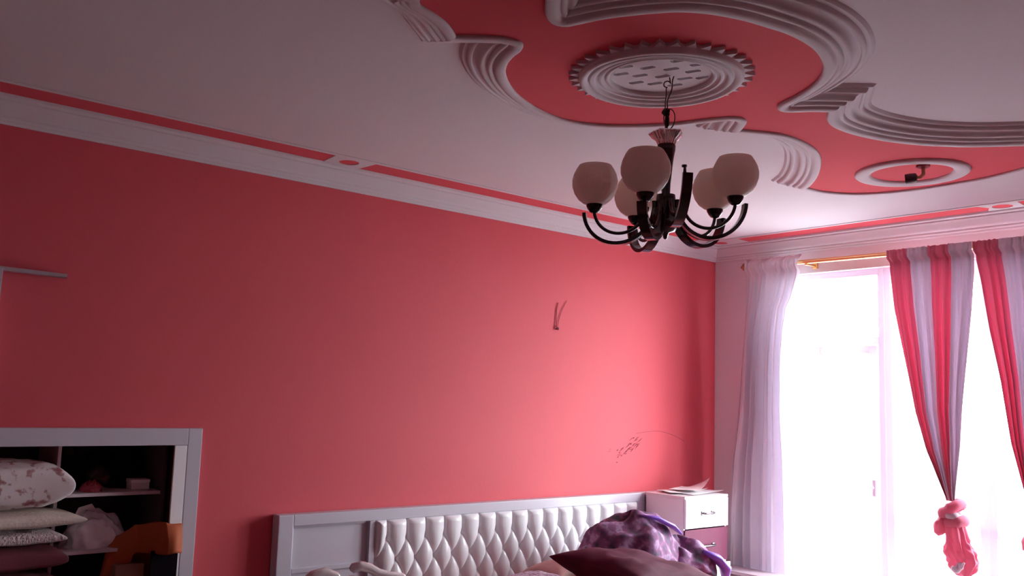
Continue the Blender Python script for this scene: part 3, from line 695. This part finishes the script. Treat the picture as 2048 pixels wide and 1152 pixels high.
# ================================================================== CLOTH ON THE BED
def pillow(c, size, rot, seed, wr=0.10, n=34, p=0.42):
    """cushion: pinched at four corners; size = length, width, thickness; rot = euler"""
    V = []; F = []; R_ = Matrix.Rotation(rot[2], 3, 'Z') @ Matrix.Rotation(rot[1], 3, 'Y') @ Matrix.Rotation(rot[0], 3, 'X')
    for s_ in (1, -1):
        for i in range(n + 1):
            for j in range(n + 1):
                a, b_ = 2 * i / n - 1, 2 * j / n - 1
                a = math.sin(a * PI / 2); b_ = math.sin(b_ * PI / 2)
                pin = 1 - 0.10 * (1 - a * a) * b_ * b_; pin2 = 1 - 0.10 * (1 - b_ * b_) * a * a
                h = (max(0, 1 - a * a) * max(0, 1 - b_ * b_)) ** p
                h *= 1 + wr * (nz(a * 2.2, b_ * 2.2, seed) + 0.6 * nz(a * 5, b_ * 5, seed + 3))
                q = R_ @ Vector((a * size[0] / 2 * pin2, b_ * size[1] / 2 * pin, s_ * h * size[2] / 2)); V.append((c[0] + q.x, c[1] + q.y, c[2] + q.z))
    m = (n + 1) ** 2
    for i in range(n):
        for j in range(n):
            a, b_, c_, d_ = i * (n + 1) + j, i * (n + 1) + j + 1, (i + 1) * (n + 1) + j + 1, (i + 1) * (n + 1) + j
            F += [(a, b_, c_, d_), (m + d_, m + c_, m + b_, m + a)]
    o = MB().add(V, F); return o
def heap(c, r, seed, folds=5, amp=0.16, zb=0.0, nu=120, nv=60, tw=0.0):
    """crumpled cloth: half ellipsoid with running folds, open flat bottom at c.z"""
    V = []; F = []
    for i in range(nv + 1):
        t = PI / 2 * i / nv
        for j in range(nu):
            a = 2 * PI * j / nu; d = Vector((math.cos(t) * math.cos(a), math.cos(t) * math.sin(a), math.sin(t)))
            f1 = 1 - abs(noise.noise(Vector((d.x * folds * 0.5, d.y * folds * 0.5 + d.z * 1.5, seed)))) * 2
            f2 = noise.noise(d * folds + Vector((seed * 3, 0, seed)))
            m = 1 + amp * (0.7 * f1 + 0.8 * f2) + 0.05 * math.cos(a * 3 + seed)
            V.append((c[0] + d.x * r[0] * m, c[1] + d.y * r[1] * m, c[2] + d.z * r[2] * m))
    for i in range(nv):
        for j in range(nu): F.append((i * nu + j, i * nu + (j + 1) % nu, (i + 1) * nu + (j + 1) % nu, (i + 1) * nu + j))
    F += [tuple(range(nu - 1, -1, -1)), tuple(nv * nu + j for j in range(nu))]
    return MB().add(V, F)
bk = thing('blanket', (0.60, -1.45, 0.545), 'crumpled purple floral blanket heaped on the bed before the tufted headboard', 'blanket')
heap((0.56, -1.58, 0.545), (0.28, 0.36, 0.40), 1.3, 2.7, 0.15).build('bundle', 'purple', bk, smooth=180)
heap((0.60, -1.18, 0.545), (0.24, 0.19, 0.23), 4.1, 2.8, 0.16).build('loose_end', 'purple', bk, smooth=180)
pts = [(0.66, -1.62, 0.955), (0.70, -1.50, 0.935), (0.72, -1.38, 0.885), (0.73, -1.30, 0.83)]
MB().tube(pts, [0.012, 0.028, 0.030, 0.012], 10, flat=(0.5, 1.4)).build('satin_border', 'violet', bk, smooth=180)
MB().tube([(0.80, -1.16, 0.72), (0.84, -1.08, 0.68), (0.86, -1.02, 0.62), (0.86, -1.02, 0.56)], [0.02, 0.045, 0.05, 0.03], 12, flat=(0.6, 1.3)).build('satin_fold', 'violet', bk, smooth=180)
tag(pillow((1.06, -1.98, 0.690), (0.60, 1.04, 0.22), (-0.20, 0.05, 0.10), 2.2, 0.30).build('pillow', 'maroon', smooth=180), 'maroon satin pillow with a pointed corner lying before the purple blanket', 'pillow', 'pillows on the bed')
tag(pillow((0.58, -2.44, 0.602), (0.40, 0.52, 0.12), (0.05, 0.0, 0.1), 5.2, 0.15).build('pillow', 'lace', smooth=180), 'lilac lace-covered pillow at the bottom edge before the headboard tufts', 'pillow', 'pillows on the bed')
tag(pillow((0.40, -2.04, 0.615), (0.34, 0.36, 0.14), (0.05, -0.08, 0.1), 8.2, 0.12).build('pillow', 'peach', smooth=180), 'peach cushion left of the purple blanket and behind the maroon pillow', 'pillow', 'pillows on the bed')

# ================================================================== CHAIR WITH SCROLLED CREST
cr = thing('chair', (1.35, -3.85, 0.0), 'glossy silver-white carved chair with a scrolled crest before the headboard panel', 'chair')
def pt(y, z, x=1.0): return (x, y, z)
MB().tube([pt(-4.10, 0.80), pt(-4.075, 0.855), pt(-4.03, 0.885), pt(-3.975, 0.893), pt(-3.92, 0.875), pt(-3.885, 0.845)], [0.012, 0.019, 0.021, 0.021, 0.017, 0.012], 14).build('crest_scroll', 'silver', cr, smooth=180)
MB().tube([pt(-3.848, 0.892), pt(-3.838, 0.897), pt(-3.80, 0.902), pt(-3.755, 0.890), pt(-3.71, 0.866), pt(-3.65, 0.850), pt(-3.58, 0.838), pt(-3.54, 0.80)], [0.012, 0.021, 0.022, 0.021, 0.019, 0.016, 0.014, 0.012], 14).build('crest_scroll', 'silver', cr, smooth=180)
MB().tube([pt(-3.90, 0.835), pt(-3.865, 0.852), pt(-3.84, 0.852), pt(-3.80, 0.84)], [0.012, 0.016, 0.016, 0.01], 12).build('crest_scroll', 'silver', cr, smooth=180)
MB().tube([pt(-4.10, 0.79), pt(-3.95, 0.80), pt(-3.82, 0.80), pt(-3.68, 0.80), pt(-3.54, 0.79)], 0.018, 12).build('top_rail', 'silver', cr, smooth=180)
for y in (-4.09, -3.55):
    MB().tube([pt(y, 0.0, 0.96), pt(y, 0.45, 1.0), pt(y, 0.82, 1.0)], [0.014, 0.020, 0.015], 12).build('rear_leg', 'silver', cr, smooth=180)
    MB().tube([pt(y + 0.01, 0.0, 1.47), pt(y, 0.2, 1.44), pt(y, 0.42, 1.46)], [0.012, 0.016, 0.024], 12).build('front_leg', 'silver', cr, smooth=180)
pillow((1.0, -3.82, 0.64), (0.24, 0.40, 0.06), (0, PI / 2, 0), 3, 0.02).build('backrest', 'leather', cr, smooth=180)
MB().box((0.98, -4.12, 0.41), (1.50, -3.52, 0.47), 0.02).build('seat', 'leather', cr, smooth=50)

# ================================================================== OPEN SHELF UNIT SET INTO THE WALL
su = thing('shelf_unit', (-0.1, -4.95, AZ0), 'open shelf recess in the coral wall with a wide lilac-white frame', 'shelf unit')  # real shelves built here instead of a mirror reflecting a closet
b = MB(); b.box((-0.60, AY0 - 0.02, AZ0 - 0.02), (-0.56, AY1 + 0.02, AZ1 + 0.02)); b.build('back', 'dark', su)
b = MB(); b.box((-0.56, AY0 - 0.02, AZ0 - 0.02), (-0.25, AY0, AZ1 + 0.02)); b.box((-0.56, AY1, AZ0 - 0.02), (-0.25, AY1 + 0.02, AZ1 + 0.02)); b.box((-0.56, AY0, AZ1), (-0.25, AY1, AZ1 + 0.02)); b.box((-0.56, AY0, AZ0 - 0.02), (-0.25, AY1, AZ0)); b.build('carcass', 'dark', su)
b = MB()
b.box((0.0, -4.222, 0.22), (0.028, -4.152, 1.448), 0.003); b.box((0.0, AY0 - 0.06, 1.366), (0.028, -4.222, 1.448), 0.003); b.box((0.0, AY0 - 0.06, 0.22), (0.028, -4.235, 0.31), 0.003); b.box((0.0, AY0 - 0.06, 0.31), (0.028, AY0 + 0.02, 1.366), 0.003)
b.build('frame', 'board', su)
MB().box((-0.55, -4.752, 0.31), (-0.20, -4.736, AZ1 - 0.002), 0.002).build('divider', 'boardw', su)
MB().box((-0.55, -4.735, 1.124), (-0.08, -4.30, 1.140), 0.002).build('shelf', 'boardw', su)
MB().box((-0.55, -4.735, 0.862), (-0.08, -4.30, 0.878), 0.002).build('shelf', 'boardw', su)
MB().box((-0.55, -4.735, 0.60), (-0.05, -4.30, 0.616), 0.002).build('shelf', 'boardw', su)
MB().box((-0.55, AY0 + 0.002, 0.60), (-0.05, -4.753, 0.616), 0.002).build('shelf', 'boardw', su)
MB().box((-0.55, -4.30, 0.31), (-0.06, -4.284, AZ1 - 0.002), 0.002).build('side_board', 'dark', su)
MB().box((0.012, -4.283, 0.31), (0.027, -4.223, 1.365), 0.001).build('added_bright_panel', 'panelw', su)  # white panel added to stand for a bright reflected strip
# contents
g = 'bedding piled in the shelf recess'
tag(pillow((-0.20, -4.985, 1.185), (0.40, 0.54, 0.225), (0.0, 0.0, 0), 1.1, 0.10, p=0.24).build('pillow', 'floral', smooth=180), 'plump cream floral pillow on top of the pile in the shelf recess', 'pillow', g)
tag(pillow((-0.20, -4.96, 1.030), (0.42, 0.60, 0.085), (0.0, 0.0, 0.05), 3.1, 0.12, p=0.3).build('pillow', 'cream', smooth=180), 'cream pillow second from the top of the pile in the shelf recess', 'pillow', g)
tag(pillow((-0.20, -4.98, 0.953), (0.40, 0.50, 0.068), (0.0, 0.0, 0), 6.1, 0.3, p=0.25).build('pillow', 'fur', smooth=180), 'pale plush pillow below the cream one in the shelf recess', 'pillow', g)
tag(pillow((-0.20, -4.98, 0.862), (0.42, 0.52, 0.112), (0, 0, 0), 4.4, 0.15, p=0.2).build('folded_quilt', 'wine', smooth=180), 'dark wine folded quilt upper of two under the pillows', 'quilt', g)
tag(pillow((-0.20, -4.98, 0.712), (0.42, 0.54, 0.186), (0, 0, 0), 7.4, 0.15, p=0.2).build('folded_quilt', 'wine', smooth=180), 'dark wine folded quilt lowest in the shelf recess pile', 'quilt', g)
pb = thing('plastic_bag', (-0.2, -4.58, 0.88), 'crumpled grey plastic bag on the lower shelf of the recess', 'bag')
heap((-0.24, -4.555, 0.879), (0.13, 0.135, 0.150), 2.7, 4, 0.15).build('bag_body', 'plastic', pb, smooth=60)
MB().tube([(-0.20, -4.64, 1.00), (-0.17, -4.63, 1.06), (-0.16, -4.60, 1.068), (-0.18, -4.57, 1.045)], [0.02, 0.016, 0.013, 0.006], 10, flat=(0.5, 1.5)).build('tied_top', 'plastic', pb, smooth=180)
ob = thing('blanket', (-0.05, -4.33, 0.62), 'rust orange velvet blanket bundled at the right of the shelf recess', 'blanket')
V = []; F = []; nu, nv = 60, 40
for i in range(nv + 1):
    t = i / nv
    for j in range(nu + 1):
        u = j / nu; y = -4.545 + 0.312 * u
        top = float(np.interp(u, [0, 0.08, 0.2, 0.45, 0.7, 1.0], [0.74, 0.87, 0.93, 0.985, 1.0, 0.995]))
        z = top - (top - 0.617) * t + 0.012 * nz(u * 5, t * 4, 2)
        x = -0.125 + 0.165 * min(1, max(0, (u - 0.45) / 0.3)) * (1 if t < 0.36 else 0.6) + 0.075 * math.sin(PI * min(1, t * 1.3 + 0.1)) * (0.5 + 0.5 * math.sin(PI * u)) + 0.03 * nz(u * 4, t * 3, 9)
        if u > 0.40 and t > 0.36: x -= 0.09 * min(1, (t - 0.36) / 0.04)
        V.append((x, y, z))
for i in range(nv):
    for j in range(nu): F.append((i * (nu + 1) + j, i * (nu + 1) + j + 1, (i + 1) * (nu + 1) + j + 1, (i + 1) * (nu + 1) + j))
o = MB().add(V, F).build('folded_cloth', 'orange', ob, smooth=180); solid(o, 0.03)
MB().box((0.031, -4.365, 0.66), (0.040, -4.236, 0.872), 0.003).build('shade_sheet', 'blackc', ob)  # black sheet put in for the shaded opening under the blanket
tag(MB().box((-0.14, -4.500, 0.617), (-0.035, -4.365, 0.805), 0.004).build('cardboard_box', 'card'), 'tan cardboard box at the foot of the orange blanket', 'box')
tag(heap((0.0, -4.30, 0.617), (0.045, 0.062, 0.15), 9.4, 6, 0.2, nu=60, nv=30).build('scarf', 'lace', smooth=180), 'crumpled lilac scarf in the lower right corner of the shelf recess', 'scarf')
hbg = thing('handbag', (-0.3, -4.66, 1.14), 'tall black bag at the left of the upper shelf', 'bag')
MB().box((-0.42, -4.725, 1.141), (-0.22, -4.62, 1.30), 0.03).build('bag_body', 'blackc', hbg, smooth=50)
MB().tube([(-0.32, -4.715, 1.29), (-0.32, -4.70, 1.345), (-0.32, -4.66, 1.355), (-0.32, -4.64, 1.33), (-0.32, -4.635, 1.29)], 0.012, 8).build('handle', 'blackc', hbg, smooth=60)
tag(blob((-0.30, -4.545, 1.200), (0.09, 0.065, 0.058), 3, 0.2, 2.0).build('cap', 'brown', smooth=180), 'dark brown rounded cap in the middle of the upper shelf', 'cap')
tag(heap((-0.16, -4.60, 1.141), (0.05, 0.045, 0.045), 6.6, 5, 0.2, nu=50, nv=24).build('cloth_bundle', 'redc', smooth=180), 'small dark red cloth bundle beside the brown cap', 'cloth')
wb = thing('small_box', (-0.2, -4.37, 1.14), 'small white box on the upper shelf of the recess', 'box')
MB().box((-0.24, -4.415, 1.141), (-0.16, -4.328, 1.172), 0.003).build('box_body', 'panelw', wb); MB().box((-0.242, -4.417, 1.172), (-0.158, -4.326, 1.190), 0.003).build('lid', 'panelw', wb)
tag(heap((-0.36, -4.40, 1.141), (0.12, 0.085, 0.20), 8.8, 5, 0.12, nu=60, nv=30).build('garment', 'blackc', smooth=180), 'black garment heap behind the small white box', 'garment')

# ================================================================== WALL CUPBOARD (upper left)
wc = thing('wall_cupboard', (0.06, -5.5, 1.62), 'pale wall cupboard with a long thin ledge at the upper left edge', 'cupboard')
MB().box((0.0, -6.0, 1.62), (0.10, -5.115, 2.135), 0.004).build('body', 'bench', wc)
d = MB().box((0.10, -5.54, 1.635), (0.116, -5.125, 2.12), 0.003).build('door', 'bench', wc)
MB().box((0.10, -5.985, 1.635), (0.116, -5.555, 2.12), 0.003).build('door', 'bench', wc)
MB().add([(0.0, -6.05, 2.150), (0.05, -6.05, 2.150), (0.05, -4.845, 2.128), (0.0, -4.835, 2.128), (0.0, -6.05, 2.168), (0.05, -6.05, 2.168), (0.05, -4.845, 2.143), (0.0, -4.835, 2.143)], [(0, 1, 2, 3), (7, 6, 5, 4), (0, 4, 5, 1), (1, 5, 6, 2), (2, 6, 7, 3), (3, 7, 4, 0)]).build('ledge', 'bench', wc)

# ================================================================== NAIL, WIRE AND SCUFFS ON THE WALL
nl = thing('nail', (0.01, -1.745, 2.11), 'small dark nail with a loop of thread high on the coral wall', 'nail')
MB().tube([(0.0, -1.745, 2.120), (0.018, -1.745, 2.122)], 0.0045, 8).tube([(0.017, -1.745, 2.122), (0.021, -1.745, 2.122)], 0.010, 10).build('shaft', 'scuff', nl)
MB().tube([(0.010, -1.748, 2.122), (0.006, -1.752, 2.18), (0.005, -1.748, 2.25), (0.005, -1.735, 2.30)], 0.0028, 6).build('thread', 'scuff2', nl, smooth=80)
MB().tube([(0.010, -1.742, 2.122), (0.006, -1.728, 2.18), (0.005, -1.70, 2.25), (0.005, -1.655, 2.32)], 0.0018, 6).build('thread', 'scuff2', nl, smooth=80)
def on_wall(name, mb, m):
    o = mb.build(name, m); loc = o.location.copy(); o.parent = wall_left; o.matrix_parent_inverse = Matrix.Translation(wall_left.location).inverted(); o.location = loc
random.seed(11)
for i in range(34):
    t = random.random() ** 0.8; y = -1.13 + 0.25 * t + random.uniform(-0.03, 0.03); z = 1.255 + 0.13 * t + random.uniform(-0.045, 0.03)
    L_ = random.uniform(0.008, 0.05); sl = random.uniform(0.1, 0.8)
    on_wall('scuff_mark', MB().tube([(0.0004, y - L_ / 2, z - L_ * sl / 2), (0.0006, y, z + random.uniform(-0.004, 0.004)), (0.0004, y + L_ / 2, z + L_ * sl / 2)], [0.001, random.uniform(0.002, 0.0042), 0.001], 6), 'scuff' if i % 2 else 'scuff2')
for y, z in ((-1.195, 1.295), (-1.19, 1.31)):
    on_wall('scuff_mark', MB().tube([(0.0004, y - 0.012, z - 0.006), (0.0006, y, z), (0.0004, y + 0.012, z + 0.003)], [0.0008, 0.0018, 0.0008], 6), 'scuff2')
on_wall('scratch', MB().tube([(0.0004, -0.92 + 0.55 * t, 1.42 + 0.02 * math.sin(PI * t) - 0.12 * max(0, t - 0.35) ** 1.6) for t in np.linspace(0, 1, 16)], 0.0014, 6), 'scuff2')
